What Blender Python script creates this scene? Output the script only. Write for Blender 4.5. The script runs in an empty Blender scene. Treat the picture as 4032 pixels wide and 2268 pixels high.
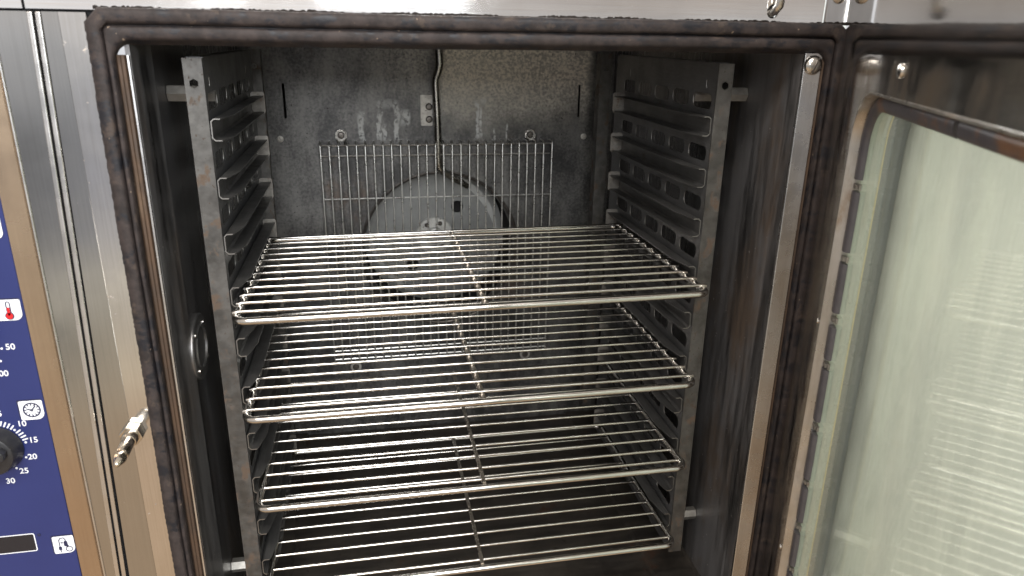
import bpy, bmesh, math, random
from mathutils import Vector, Matrix
random.seed(7)
SC = bpy.context.scene
COL = SC.collection

# ------------------------------------------------------------------ camera
cam = bpy.data.cameras.new('camera'); camo = bpy.data.objects.new('camera', cam); COL.objects.link(camo)
RIGHT = Vector((0.98060965, -0.19528558, 0.01637848))
DOWN = Vector((-0.04877079, -0.32413418, -0.94475311))
FWD = Vector((0.18980548, 0.92563523, -0.32737334))
CAMLOC = Vector((-0.12083466, -0.73694782, 0.27973409))
m = Matrix((RIGHT, -DOWN, -FWD)).transposed().to_4x4(); m.translation = CAMLOC
camo.matrix_world = m
cam.sensor_width = 36; cam.lens = 25.5784; cam.clip_start = 0.01; cam.clip_end = 200
cam.dof.use_dof = True; cam.dof.focus_distance = .98; cam.dof.aperture_fstop = 7.5
SC.camera = camo

# ------------------------------------------------------------------ light
SC.view_settings.view_transform = 'Standard'
SC.view_settings.look = 'None'
SC.view_settings.exposure = 0.0
SC.view_settings.gamma = 1.0
SC.view_settings.use_curve_mapping = False


class G:
    """small node-graph helper"""
    def __init__(self, tree):
        self.t = tree; self.n = tree.nodes; self.l = tree.links

    def new(self, kind, **kw):
        n = self.n.new(kind)
        for k, v in kw.items(): setattr(n, k, v)
        return n

    def set(self, sock, v):
        if hasattr(v, 'is_output'): self.l.new(v, sock)
        elif v is not None: sock.default_value = v

    def math(self, op, a, b=None, c=None, clamp=False):
        n = self.new('ShaderNodeMath', operation=op, use_clamp=clamp)
        self.set(n.inputs[0], a); self.set(n.inputs[1], b); self.set(n.inputs[2], c)
        return n.outputs[0]

    def smooth(self, v, a, b, lo=0.0, hi=1.0):
        n = self.new('ShaderNodeMapRange', interpolation_type='SMOOTHSTEP')
        self.set(n.inputs[0], v)
        for i, q in zip((1, 2, 3, 4), (a, b, lo, hi)): self.set(n.inputs[i], q)
        return n.outputs[0]

    def noise(self, vec, scale, detail=3.0, rough=0.55, sc=(1, 1, 1), off=(0, 0, 0), dist=0.0):
        mp = self.new('ShaderNodeMapping'); self.set(mp.inputs[0], vec)
        mp.inputs['Scale'].default_value = sc; mp.inputs['Location'].default_value = off
        n = self.new('ShaderNodeTexNoise')
        self.l.new(mp.outputs[0], n.inputs['Vector'])
        n.inputs['Scale'].default_value = scale; n.inputs['Detail'].default_value = detail
        n.inputs['Roughness'].default_value = rough; n.inputs['Distortion'].default_value = dist
        return n.outputs['Fac']

    def mix(self, f, a, b):
        n = self.new('ShaderNodeMix', data_type='RGBA')
        self.set(n.inputs[0], f)
        self.set(n.inputs[6], (*a, 1) if isinstance(a, tuple) and len(a) == 3 else a)
        self.set(n.inputs[7], (*b, 1) if isinstance(b, tuple) and len(b) == 3 else b)
        return n.outputs[2]

    def mixf(self, f, a, b):
        n = self.new('ShaderNodeMix', data_type='FLOAT')
        self.set(n.inputs[0], f); self.set(n.inputs[2], a); self.set(n.inputs[3], b)
        return n.outputs[0]

    def bump(self, h, strength, dist=0.001):
        n = self.new('ShaderNodeBump')
        n.inputs['Strength'].default_value = strength; n.inputs['Distance'].default_value = dist
        self.l.new(h, n.inputs['Height'])
        return n.outputs[0]


world = bpy.data.worlds.new('World'); SC.world = world; world.use_nodes = True
wt = world.node_tree
for n in list(wt.nodes): wt.nodes.remove(n)
g = G(wt)
tc = g.new('ShaderNodeTexCoord'); D = tc.outputs['Generated']
sx = g.new('ShaderNodeSeparateXYZ'); wt.links.new(D, sx.inputs[0])
dx, dy, dz = sx.outputs
ramp = g.new('ShaderNodeValToRGB')
e = ramp.color_ramp.elements
stops = [(0.0, (.42, .29, .18)), (.18, (.72, .52, .345)), (.27, (.66, .49, .34)), (.300, (.78, .66, .50)), (.325, (.66, .58, .47)), (.345, (.74, .68, .58)),
         (.368, (.84, .78, .68)), (.385, (.50, .50, .54)), (.440, (.46, .465, .50)), (.480, (.66, .67, .70)), (.505, (1.0, 1.0, 1.03)), (.53, (1.12, 1.12, 1.13)),
         (.62, (1.12, 1.09, 1.04)), (.75, (.80, .75, .68)), (1.0, (.70, .65, .58))]
e[0].position, e[0].color = stops[0][0], (*stops[0][1], 1)
e[1].position, e[1].color = stops[-1][0], (*stops[-1][1], 1)
for p, c in stops[1:-1]:
    q = e.new(p); q.color = (*c, 1)
nz = g.noise(D, 2.2, 2.0)
zz = g.math('ADD', g.math('MULTIPLY_ADD', dz, .5, .5), g.math('MULTIPLY_ADD', nz, .036, -.018))
wt.links.new(zz, ramp.inputs[0])
base = ramp.outputs[0]
up_l = g.math('MULTIPLY', g.smooth(dx, .06, -.10), g.smooth(dz, .015, .045))
base = g.mix(g.math('MULTIPLY', up_l, .85), base, (.80, .70, .62))
# dark shelving and worktops standing in the room to the left
lft = g.smooth(g.math('ADD', dx, g.math('MULTIPLY_ADD', nz, .06, -.03)), -.325, -.352)
for d0, d1, d2, d3, amt, c in ((-.275, -.245, -.10, -.09, .55, (.19, .19, .188)), (-.405, -.385, -.335, -.318, .75, (.20, .20, .19))):
    kk = g.math('MULTIPLY', lft, g.math('MULTIPLY', g.smooth(dz, d0, d1), g.smooth(dz, d3, d2)))
    base = g.mix(g.math('MULTIPLY', kk, amt), base, c)
# a pale tiled side of the room to the right, a tall daylight window in it
right = g.math('MULTIPLY', g.smooth(dx, .35, .70), g.smooth(dy, -.05, .30))
base = g.mix(g.math('MULTIPLY', right, .9), base, (.92, .96, .86))
win = g.math('MULTIPLY', g.smooth(dx, .25, .40), g.smooth(dx, .85, .70))
win = g.math('MULTIPLY', win, g.math('MULTIPLY', g.smooth(dz, .02, .10), g.smooth(dz, .62, .50)))
win = g.math('MULTIPLY', win, g.smooth(dy, -.05, -.25))
base = g.mix(g.math('MULTIPLY', win, .9), base, (2.2, 2.4, 2.7))
bg = g.new('ShaderNodeBackground'); wt.links.new(base, bg.inputs[0]); bg.inputs[1].default_value = 1.0
wo = g.new('ShaderNodeOutputWorld'); wt.links.new(bg.outputs[0], wo.inputs[0])


def area(name, loc, target, sxy, power, color):
    L = bpy.data.lights.new(name, 'AREA'); L.shape = 'RECTANGLE'; L.size, L.size_y = sxy
    L.energy = power; L.color = color
    o = bpy.data.objects.new(name, L); COL.objects.link(o)
    o.location = loc
    o.rotation_euler = (Vector(target) - Vector(loc)).to_track_quat('-Z', 'Y').to_euler()
    return o


area('ceiling_lamp', (-.35, -1.55, 1.75), (0, .2, -.1), (1.3, .5), 50, (1, .955, .90))
area('front_fill_lamp', (.05, -2.5, .92), (0, .6, .02), (1.7, .85), 74, (.95, .98, 1))  # added fill from behind the camera, lights the back wall and fan
area('door_glass_fill_lamp', (1.7, -.1, .55), (.2, -.35, -.05), (1.0, 1.2), 23, (1, .985, .93))  # added lamp beyond the door, brightens the hazy panes from behind

# ------------------------------------------------------------------ materials
def new_mat(name):
    mt = bpy.data.materials.new(name); mt.use_nodes = True
    t = mt.node_tree
    for n in list(t.nodes): t.nodes.remove(n)
    gg = G(t)
    out = gg.new('ShaderNodeOutputMaterial'); b = gg.new('ShaderNodeBsdfPrincipled')
    t.links.new(b.outputs[0], out.inputs[0])
    co = gg.new('ShaderNodeTexCoord').outputs['Object']
    oi = gg.new('ShaderNodeObjectInfo').outputs['Random']
    return mt, gg, b, co, oi


def vadd_random(gg, co, oi, amt=5.0):
    n = gg.new('ShaderNodeVectorMath', operation='ADD')
    gg.l.new(co, n.inputs[0])
    cx = gg.new('ShaderNodeCombineXYZ')
    v = gg.math('MULTIPLY', oi, amt)
    for i in range(3): gg.l.new(v, cx.inputs[i])
    gg.l.new(cx.outputs[0], n.inputs[1])
    return n.outputs[0]


def steel(name, c1, c2, metal=1.0, rough=(.2, .35), brush=(1, 1, 1), bscale=60, bump=.15, mottle=8,
          speck=None, stain=None, rand=False, rough_stain=.75, metal_stain=.15):
    """weathered sheet steel: brushed grain, mottled tarnish, dark specks, brown stains"""
    mt, gg, b, co, oi = new_mat(name)
    if rand: co = vadd_random(gg, co, oi)
    grain = gg.noise(co, bscale, 3, .6, brush)
    blot = gg.noise(co, mottle, 5, .62)
    f = gg.math('ADD', gg.math('MULTIPLY', grain, .45), gg.math('MULTIPLY', blot, .55))
    f = gg.smooth(f, .33, .67)
    colr = gg.mix(f, c1, c2)
    ro = gg.mixf(gg.smooth(gg.noise(co, mottle * 2.3, 4, .6, off=(3, 1, 2)), .35, .65), rough[0], rough[1])
    met = metal
    if stain:                                        # (colour, scale, lo, hi, stretch)
        sc_, ss, lo, hi, st = stain
        k = gg.smooth(gg.noise(co, ss, 6, .68, st, (7, 2, 5)), lo, hi)
        colr = gg.mix(k, colr, sc_); ro = gg.mixf(k, ro, rough_stain); met = gg.mixf(k, metal, metal_stain * metal)
    if speck:                                        # (colour, scale, threshold)
        cs, ss, th = speck
        k = gg.smooth(gg.noise(co, ss, 2, .5, off=(1, 9, 4)), th, th + .05)
        colr = gg.mix(k, colr, cs); ro = gg.mixf(k, ro, .8); met = gg.mixf(k, met, .1)
    gg.set(b.inputs['Base Color'], colr); gg.set(b.inputs['Roughness'], ro); gg.set(b.inputs['Metallic'], met)
    if bump: gg.l.new(gg.bump(grain, bump, .0006), b.inputs['Normal'])
    return mt


def plain(name, col, rough=.5, metal=0.0, var=.12, scale=40, bump=0.0):
    mt, gg, b, co, oi = new_mat(name)
    k = gg.noise(co, scale, 4, .6)
    lo = tuple(c * (1 - var) for c in col); hi = tuple(min(1, c * (1 + var)) for c in col)
    gg.set(b.inputs['Base Color'], gg.mix(k, lo, hi))
    gg.set(b.inputs['Roughness'], gg.mixf(k, rough * .85, min(1, rough * 1.15)))
    b.inputs['Metallic'].default_value = metal
    if bump: gg.l.new(gg.bump(k, bump, .0005), b.inputs['Normal'])
    return mt


M = {}
M['stile'] = steel('brushed_stile_steel', (.47, .462, .445), (.42, .412, .395), 1, (.09, .16), (60, 60, .8), 8, .03, 5,
                   stain=((.30, .21, .12), 30, .66, .80, (1, 1, .35)), speck=((.12, .07, .04), 240, .76))
M['mirror'] = steel('polished_stile_steel', (.66, .64, .62), (.58, .56, .53), 1, (.08, .16), (40, 40, 1), 12, .04, 9,
                    stain=((.36, .26, .17), 55, .66, .76, (1, 1, 1)), speck=((.10, .06, .04), 170, .74))
M['fascia'] = steel('brushed_fascia_steel', (.84, .825, .81), (.76, .745, .73), 1, (.06, .11), (1.0, 40, 40), 10, .03, 6,
                    stain=((.50, .40, .28), 45, .66, .80, (.6, 1, 1)), speck=((.16, .09, .05), 230, .75))
M['hinge'] = steel('hinge_plate_steel', (.66, .66, .67), (.58, .58, .59), 1, (.25, .34), (30, 30, 1), 10, .05, 9)
M['upright'] = steel('mottled_upright_steel', (.135, .131, .125), (.075, .072, .068), .75, (.38, .55), (1, 1, 1), 90, .25, 34,
                     stain=((.085, .058, .040), 58, .54, .64, (1, 1, .7)), speck=((.05, .034, .025), 300, .68))
M['panel'] = steel('tarnished_rack_panel_steel', (.150, .149, .150), (.105, .104, .105), .6, (.36, .50), (4, 4, 40), 12, .08, 11,
                   stain=((.10, .08, .065), 26, .62, .78, (1, 1, 1)))
M['guide'] = steel('tarnished_guide_steel', (.145, .142, .139), (.10, .098, .095), .7, (.34, .48), (30, 2, 30), 16, .08, 14,
                   stain=((.09, .07, .055), 30, .60, .76, (1, 1, 1)))
M['stop'] = steel('scaled_stop_steel', (.28, .265, .24), (.17, .155, .14), .6, (.45, .6), (1, 1, 1), 120, .3, 60,
                  stain=((.16, .11, .075), 90, .55, .68, (1, 1, 1)))
def mat_wall():
    """mirror-dull cavity steel with vertical grain; scuffs, scratches and baked grease near the door, their fade inwards painting the rear shade"""
    mt, gg, b, co, oi = new_mat('cavity_wall_steel')
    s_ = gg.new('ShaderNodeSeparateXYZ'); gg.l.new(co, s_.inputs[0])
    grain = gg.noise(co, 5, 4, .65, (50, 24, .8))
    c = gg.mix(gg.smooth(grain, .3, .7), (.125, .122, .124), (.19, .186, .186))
    front = gg.math('MULTIPLY', gg.smooth(s_.outputs[1], .26, .06), gg.smooth(s_.outputs[0], -.1, .2, .60, 1.0))  # pale front, dark rear: shade behind the racks put into the colour
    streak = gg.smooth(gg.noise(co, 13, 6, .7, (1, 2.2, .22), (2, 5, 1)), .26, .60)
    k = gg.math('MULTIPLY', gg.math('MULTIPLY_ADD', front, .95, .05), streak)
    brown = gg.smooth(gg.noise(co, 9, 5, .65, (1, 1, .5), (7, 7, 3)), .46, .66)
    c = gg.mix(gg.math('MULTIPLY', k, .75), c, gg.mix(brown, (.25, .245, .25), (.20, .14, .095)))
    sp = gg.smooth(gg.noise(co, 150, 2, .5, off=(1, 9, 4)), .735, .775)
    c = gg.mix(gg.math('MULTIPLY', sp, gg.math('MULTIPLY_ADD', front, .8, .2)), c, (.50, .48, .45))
    gg.set(b.inputs['Base Color'], c)
    gg.set(b.inputs['Metallic'], gg.mixf(k, 1.0, .55))
    gg.set(b.inputs['Roughness'], gg.mixf(k, gg.mixf(grain, .22, .30), .50))
    gg.l.new(gg.bump(grain, .12, .0006), b.inputs['Normal'])
    return mt


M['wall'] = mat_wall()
M['floor'] = steel('burnt_floor_steel', (.075, .064, .054), (.032, .028, .025), .5, (.40, .62), (1, 6, 1), 12, .15, 10,
                   stain=((.045, .022, .012), 16, .58, .70, (1, 1, 1)), speck=((.02, .015, .012), 130, .70))
M['shelf'] = steel('polished_wire_steel', (.60, .58, .55), (.52, .50, .475), 1, (.14, .20), (1, 1, 1), 30, 0, 12,
                   stain=((.20, .12, .07), 60, .71, .80, (.5, 1, 1)), speck=((.05, .035, .025), 260, .72), rand=True)
M['crossbar'] = steel('dull_cross_bar_steel', (.50, .455, .40), (.36, .325, .28), .95, (.24, .34), (1, 1, 1), 80, .15, 40, rand=True)
M['grille'] = steel('grille_wire_steel', (.80, .79, .77), (.64, .63, .60), .93, (.26, .36), (1, 1, 1), 90, 0, 30,
                    stain=((.30, .19, .12), 40, .64, .76, (1, 1, 1)))
M['pipe'] = steel('pipe_steel', (.46, .44, .40), (.30, .285, .26), 1, (.22, .34), (30, 30, 1), 14, .06, 20)
M['fan'] = steel('fan_steel', (.36, .365, .36), (.27, .275, .275), .4, (.38, .50), (1, 1, 1), 60, .06, 9)
M['fan_ring'] = steel('pale_fan_ring_steel', (.80, .80, .78), (.70, .70, .68), .3, (.40, .52), (1, 1, 1), 40, .05, 12)
M['hub'] = steel('fan_hub_steel', (.78, .77, .74), (.60, .59, .57), .3, (.35, .48), (1, 1, 1), 90, .1, 45,
                 speck=((.12, .10, .08), 200, .70))
M['bracket'] = steel('pale_bracket_steel', (.60, .58, .54), (.44, .42, .39), .6, (.42, .55), (1, 1, 1), 120, .1, 50,
                     speck=((.10, .08, .06), 330, .66))
M['screw'] = steel('dark_screw_steel', (.20, .18, .165), (.12, .11, .10), .9, (.34, .46), (1, 1, 1), 100, .1, 60)
M['bolt'] = steel('bright_bolt_steel', (.66, .64, .60), (.54, .52, .49), 1, (.20, .30), (1, 1, 1), 100, .04, 40)
M['pin'] = steel('turned_pin_steel', (.64, .58, .50), (.55, .50, .43), 1, (.16, .24), (1, 1, 30), 40, .05, 30)
M['trim'] = steel('bright_trim_steel', (.66, .65, .64), (.58, .57, .56), 1, (.22, .32), (40, 40, 1), 12, 0, 14)
M['bezel'] = steel('tan_reflection_bezel', (.47, .355, .25), (.40, .30, .21), .9, (.20, .28), (40, 40, 1), 8, .02, 6)  # steel bezel; its warm tan reflection is put into the base colour
M['rust'] = steel('rusty_trim_steel', (.075, .043, .024), (.042, .027, .018), .2, (.55, .75), (30, 30, 1.5), 10, .3, 24,
                  stain=((.13, .082, .048), 20, .55, .75, (1, 1, .25)))
def mat_door():
    mt, gg, b, co, oi = new_mat('polished_door_steel')
    s_ = gg.new('ShaderNodeSeparateXYZ'); gg.l.new(co, s_.inputs[0])
    wob = gg.math('MULTIPLY_ADD', gg.noise(co, 30, 3, .6), .016, -.008)
    zone = gg.smooth(gg.math('ADD', s_.outputs[2], wob), .272, .258)
    grime_refl = gg.smooth(gg.noise(co, 24, 5, .65, (1, 1, .28)), .36, .66)
    k = gg.math('MULTIPLY', zone, grime_refl)
    haze = gg.smooth(gg.noise(co, 7, 3, .6), .3, .7)
    c = gg.mix(haze, (.60, .595, .585), (.52, .51, .495))
    c = gg.mix(gg.math('MULTIPLY', k, .85), c, (.38, .30, .215))  # brown of grime and of the cavity's reflection, painted below the top strip
    gg.set(b.inputs['Base Color'], c)
    gg.set(b.inputs['Metallic'], gg.mixf(k, .985, .86))
    gg.set(b.inputs['Roughness'], gg.mixf(k, gg.mixf(haze, .05, .10), .26))
    return mt


M['door'] = mat_door()
M['rim'] = steel('window_rim_steel', (.54, .52, .49), (.40, .375, .335), .9, (.26, .40), (8, 8, 1), 20, .12, 16,
                 stain=((.20, .13, .07), 12, .54, .74, (1, 1, .5)))
M['spacer_bar'] = plain('dull_brass_bead', (.85, .76, .42), .35, .2)
M['pale_strip'] = plain('pale_green_strip', (.66, .72, .64), .45, 0, .08, 30)
M['grey_strip'] = plain('blue_grey_strip', (.15, .175, .185), .4, 0, .2, 20)
M['edge'] = plain('highlight_cut_edge', (.27, .262, .25), .38, .9, .15, 80)  # paler than the sheet to paint bright edge highlights on runners and slots
M['spacer'] = steel('spacer_steel', (.40, .38, .35), (.28, .265, .24), .7, (.35, .5), (1, 1, 1), 60, .1, 30)
M['port'] = steel('lamp_port_steel', (.34, .33, .32), (.24, .235, .23), .9, (.28, .38), (1, 1, 1), 60, .05, 20)
M['grime'] = plain('baked_grease_crust', (.022, .014, .010), .7, 0, .4, 120, .5)
M['dark'] = plain('dark_recess', (.012, .012, .014), .8)
M['knob'] = plain('black_knob_plastic', (.018, .018, .020), .34, 0, .25, 160, .1)
M['white_print'] = plain('white_print', (.74, .75, .78), .45, 0, .04)
M['ink'] = plain('dark_blue_ink', (.012, .014, .05), .5, 0, .1)
M['red_ink'] = plain('red_ink', (.55, .012, .015), .45, 0, .1)
M['display'] = plain('black_display_window', (.012, .012, .016), .22, 0, .1)
M['blue'] = plain('blue_panel_film', (.0165, .0245, .108), .38, 0, .10, 14)


def mat_gasket():
    mt, gg, b, co, oi = new_mat('greasy_brown_rubber')
    a = gg.noise(co, 60, 5, .65)
    c = gg.mix(gg.smooth(a, .35, .65), (.018, .014, .0135), (.038, .029, .027))
    k = gg.smooth(gg.noise(co, 75, 6, .72, (.45, 1, .8), (4, 4, 1)), .50, .60)
    c = gg.mix(gg.math('MULTIPLY', k, .9), c, (.010, .0105, .014))       # greasy blue-black patches
    k2 = gg.smooth(gg.noise(co, 110, 5, .7, (.35, 1, .35), (8, 1, 2)), .58, .66)
    c = gg.mix(gg.math('MULTIPLY', k2, .4), c, (.085, .062, .047))
    b.inputs['Specular IOR Level'].default_value = .3
    sp = gg.smooth(gg.noise(co, 190, 2, .5), .73, .77)
    c = gg.mix(sp, c, (.20, .15, .11))
    gg.set(b.inputs['Base Color'], c)
    gg.set(b.inputs['Roughness'], gg.mixf(k, .68, .48))
    h = gg.math('ADD', gg.noise(co, 60, 5, .7), gg.math('MULTIPLY', a, 1.5))
    gg.l.new(gg.bump(h, .3, .0008), b.inputs['Normal'])
    return mt


def mat_back():
    """back wall: speckled tarnish, limescale drips, pale yellowish scale deposit in the upper right"""
    mt, gg, b, co, oi = new_mat('speckled_back_wall_steel')
    s = gg.new('ShaderNodeSeparateXYZ'); gg.l.new(co, s.inputs[0]); X, Y, Z = s.outputs
    grain = gg.noise(co, 210, 3, .6)
    mid = gg.noise(co, 26, 6, .68, (1, 1, .42), off=(2, 0, 0))
    big = gg.noise(co, 5, 4, .6, (1, 1, .7), (5, 1, 1))
    f = gg.math('ADD', gg.math('MULTIPLY', grain, .24), gg.math('ADD', gg.math('MULTIPLY', mid, .46), gg.math('MULTIPLY', big, .32)))
    c = gg.mix(gg.smooth(f, .41, .64), (.060, .059, .060), (.215, .21, .203))
    br = gg.smooth(gg.noise(co, 9, 5, .65, off=(1, 1, 8)), .56, .72)
    c = gg.mix(gg.math('MULTIPLY', br, .55), c, (.17, .115, .08))
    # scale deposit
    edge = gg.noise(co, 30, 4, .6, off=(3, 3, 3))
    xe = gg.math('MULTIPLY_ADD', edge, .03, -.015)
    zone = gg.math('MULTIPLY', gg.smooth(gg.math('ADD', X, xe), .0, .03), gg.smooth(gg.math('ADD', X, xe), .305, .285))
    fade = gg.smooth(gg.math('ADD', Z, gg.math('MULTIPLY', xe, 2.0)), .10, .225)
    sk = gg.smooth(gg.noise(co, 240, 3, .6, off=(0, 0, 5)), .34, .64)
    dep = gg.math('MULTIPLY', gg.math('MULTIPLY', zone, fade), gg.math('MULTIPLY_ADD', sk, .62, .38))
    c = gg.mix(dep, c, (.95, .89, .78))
    left = gg.math('MULTIPLY', gg.smooth(X, -.16, -.02), gg.math('MULTIPLY', gg.smooth(X, .02, -.02), gg.smooth(Z, .14, .27)))
    c = gg.mix(gg.math('MULTIPLY', left, gg.math('MULTIPLY', sk, .45)), c, (.50, .46, .40))
    # limescale drips (x, half width, z top, z bottom)
    tot = None
    wob = gg.math('MULTIPLY_ADD', gg.noise(co, 40, 3, .6, off=(9, 0, 0)), .014, -.007)
    xx = gg.math('ADD', X, wob)
    for x0, w, zt, zb in [(-.124, .007, .152, .09), (-.092, .005, .163, .09), (-.075, .022, .172, .150), (-.062, .006, .170, .088),
                          (-.046, .011, .155, .118), (-.083, .004, .13, .09), (.085, .0045, .172, .09), (.096, .006, .176, .155), (.092, .0035, .16, .095),
                          (.140, .0022, .13, .09), (.116, .002, .12, .088)]:
        k = gg.smooth(gg.math('ABSOLUTE', gg.math('SUBTRACT', xx, x0)), w, w * .45)
        k = gg.math('MULTIPLY', k, gg.math('MULTIPLY', gg.smooth(Z, zt, zt - .012), gg.smooth(Z, zb, zb + .02)))
        tot = k if tot is None else gg.math('MAXIMUM', tot, k)
    gap = gg.smooth(gg.noise(co, 120, 3, .6, off=(0, 4, 0)), .36, .52)
    tot = gg.math('MULTIPLY', tot, gap)
    c = gg.mix(gg.math('MULTIPLY', tot, .88), c, (.74, .75, .74))
    pits = gg.smooth(gg.noise(co, 230, 2, .5, off=(6, 6, 6)), .70, .75)
    c = gg.mix(pits, c, (.035, .032, .03))
    gg.set(b.inputs['Base Color'], c)
    any_ = gg.math('MAXIMUM', dep, tot)
    gg.set(b.inputs['Metallic'], gg.mixf(any_, .62, .12))
    gg.set(b.inputs['Roughness'], gg.mixf(gg.math('MAXIMUM', any_, pits), gg.mixf(mid, .34, .50), .72))
    gg.l.new(gg.bump(grain, .25, .0006), b.inputs['Normal'])
    return mt


def mat_glass(name, film, film_amt, tint):
    """pane: clear tinted sheet with Fresnel reflection and a film of dried grease"""
    mt = bpy.data.materials.new(name); mt.use_nodes = True
    t = mt.node_tree
    for n in list(t.nodes): t.nodes.remove(n)
    gg = G(t)
    out = gg.new('ShaderNodeOutputMaterial')
    co = gg.new('ShaderNodeTexCoord').outputs['Object']
    tr = gg.new('ShaderNodeBsdfTransparent'); tr.inputs[0].default_value = (*tint, 1)
    gl = gg.new('ShaderNodeBsdfGlossy'); gl.inputs['Roughness'].default_value = .035
    gl.inputs['Color'].default_value = (.92, .95, .90, 1)
    df = gg.new('ShaderNodeBsdfDiffuse'); tl = gg.new('ShaderNodeBsdfTranslucent')
    wipe = gg.noise(co, 22, 6, .70, (1, 1, .30), dist=.6); blot = gg.noise(co, 6, 3, .6, off=(1, 2, 3))
    k = gg.smooth(gg.math('ADD', gg.math('MULTIPLY', wipe, .5), gg.math('MULTIPLY', blot, .5)), .35, .68)
    fc = gg.mix(k, tuple(x * .70 for x in film), film)
    gg.l.new(fc, df.inputs[0]); gg.l.new(fc, tl.inputs[0])
    dm = gg.new('ShaderNodeMixShader'); dm.inputs[0].default_value = .6
    gg.l.new(df.outputs[0], dm.inputs[1]); gg.l.new(tl.outputs[0], dm.inputs[2])
    m1 = gg.new('ShaderNodeMixShader'); gg.set(m1.inputs[0], gg.math('MULTIPLY_ADD', k, film_amt * .35, film_amt * .75))
    gg.l.new(tr.outputs[0], m1.inputs[1]); gg.l.new(dm.outputs[0], m1.inputs[2])
    lw = gg.new('ShaderNodeLayerWeight'); lw.inputs['Blend'].default_value = .5      # Schlick, the same from both sides of the sheet
    fr = gg.math('MULTIPLY_ADD', gg.math('POWER', lw.outputs['Facing'], 5.0), .95, .03)
    m2 = gg.new('ShaderNodeMixShader'); gg.l.new(fr, m2.inputs[0])
    gg.l.new(m1.outputs[0], m2.inputs[1]); gg.l.new(gl.outputs[0], m2.inputs[2])
    gg.l.new(m2.outputs[0], out.inputs[0])
    return mt


M['gasket'] = mat_gasket()
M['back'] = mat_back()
M['glass_in'] = mat_glass('greasy_inner_pane', (.74, .735, .69), .085, (.98, .985, .97))
M['glass_out'] = mat_glass('hazy_outer_pane', (.86, .88, .79), .60, (.975, .985, .965))
def mat_rubber():
    mt, gg, b, co, oi = new_mat('charcoal_rubber')
    s_ = gg.new('ShaderNodeSeparateXYZ'); gg.l.new(co, s_.inputs[0])
    a = gg.noise(co, 70, 4, .6)
    c = gg.mix(a, (.050, .048, .056), (.11, .102, .110))
    k = gg.math('MULTIPLY', gg.smooth(gg.noise(co, 15, 5, .65), .50, .64), gg.smooth(s_.outputs[2], .19, .23))
    c = gg.mix(k, c, (.20, .105, .055))                      # scorched rusty top run
    gg.set(b.inputs['Base Color'], c); b.inputs['Roughness'].default_value = .42
    gg.l.new(gg.bump(a, .3, .0005), b.inputs['Normal'])
    return mt


M['rubber'] = mat_rubber()

# ------------------------------------------------------------------ mesh helpers
def link(name, me, mat, parent=None, loc=None):
    o = bpy.data.objects.new(name, me); COL.objects.link(o)
    if mat and not me.materials: me.materials.append(mat)
    if parent is not None:
        o.parent = parent
        p, off = parent, Vector((0, 0, 0))
        while p is not None: off -= Vector(p.location); p = p.parent
        o.location = off
    if loc is not None: o.location = Vector(o.location) + Vector(loc)
    return o


def empty(name, loc, label, cat, group=None):
    o = bpy.data.objects.new(name, None); COL.objects.link(o); o.location = loc
    o.empty_display_size = .05
    o['label'] = label; o['category'] = cat
    if group: o['group'] = group
    return o


def done(bm, name, smooth=False, angle=40):
    bmesh.ops.recalc_face_normals(bm, faces=bm.faces)
    me = bpy.data.meshes.new(name); bm.to_mesh(me); bm.free()
    if smooth:
        me.polygons.foreach_set('use_smooth', [True] * len(me.polygons))
        try: me.set_sharp_from_angle(angle=math.radians(angle))
        except Exception: pass
    return me


def bx(bm, x0, x1, y0, y1, z0, z1, F=None):
    F = F or (lambda a, b, c: (a, b, c))
    v = [bm.verts.new(F(x, y, z)) for x in (x0, x1) for y in (y0, y1) for z in (z0, z1)]
    for q in ((0, 1, 3, 2), (4, 6, 7, 5), (0, 4, 5, 1), (2, 3, 7, 6), (0, 2, 6, 4), (1, 5, 7, 3)):
        bm.faces.new([v[i] for i in q])


def box(x0, x1, y0, y1, z0, z1, bevel=0.0, F=None, name='box'):
    bm = bmesh.new(); bx(bm, x0, x1, y0, y1, z0, z1, F)
    if bevel: bmesh.ops.bevel(bm, geom=bm.edges[:], offset=bevel, segments=2, affect='EDGES')
    return done(bm, name)


def prism(bm, pts, depth, F):
    """polygon pts in (a, b), extruded c from 0 to depth, mapped by F"""
    lo = [bm.verts.new(F(a, b, 0)) for a, b in pts]; hi = [bm.verts.new(F(a, b, depth)) for a, b in pts]
    n = len(pts)
    bm.faces.new(lo[::-1]); bm.faces.new(hi)
    for i in range(n):
        bm.faces.new((lo[i], lo[(i + 1) % n], hi[(i + 1) % n], hi[i]))


def tube(bm, path, r, seg=10, cap=True, closed=False):
    """round tube along a path; r is a number or one radius per point"""
    P = [Vector(p) for p in path]; n = len(P)
    rr = r if isinstance(r, (list, tuple)) else [r] * n
    rings = []; up = None
    for i in range(n):
        a = P[(i - 1) % n] if (closed or i > 0) else P[i]
        c = P[(i + 1) % n] if (closed or i < n - 1) else P[i]
        t = (c - a).normalized()
        if up is None:
            up = Vector((0, 0, 1)) if abs(t.z) < .9 else Vector((1, 0, 0))
        s = t.cross(up).normalized(); up = s.cross(t).normalized()
        rings.append([bm.verts.new(P[i] + rr[i] * (math.cos(2 * math.pi * k / seg) * s + math.sin(2 * math.pi * k / seg) * up)) for k in range(seg)])
    m = n if closed else n - 1
    for i in range(m):
        A, B = rings[i], rings[(i + 1) % n]
        for k in range(seg):
            bm.faces.new((A[k], A[(k + 1) % seg], B[(k + 1) % seg], B[k]))
    if cap and not closed:
        bm.faces.new(rings[0][::-1]); bm.faces.new(rings[-1])


def tube_me(path, r, seg=10, closed=False, name='tube'):
    bm = bmesh.new(); tube(bm, path, r, seg, True, closed); return done(bm, name, True, 50)


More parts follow.
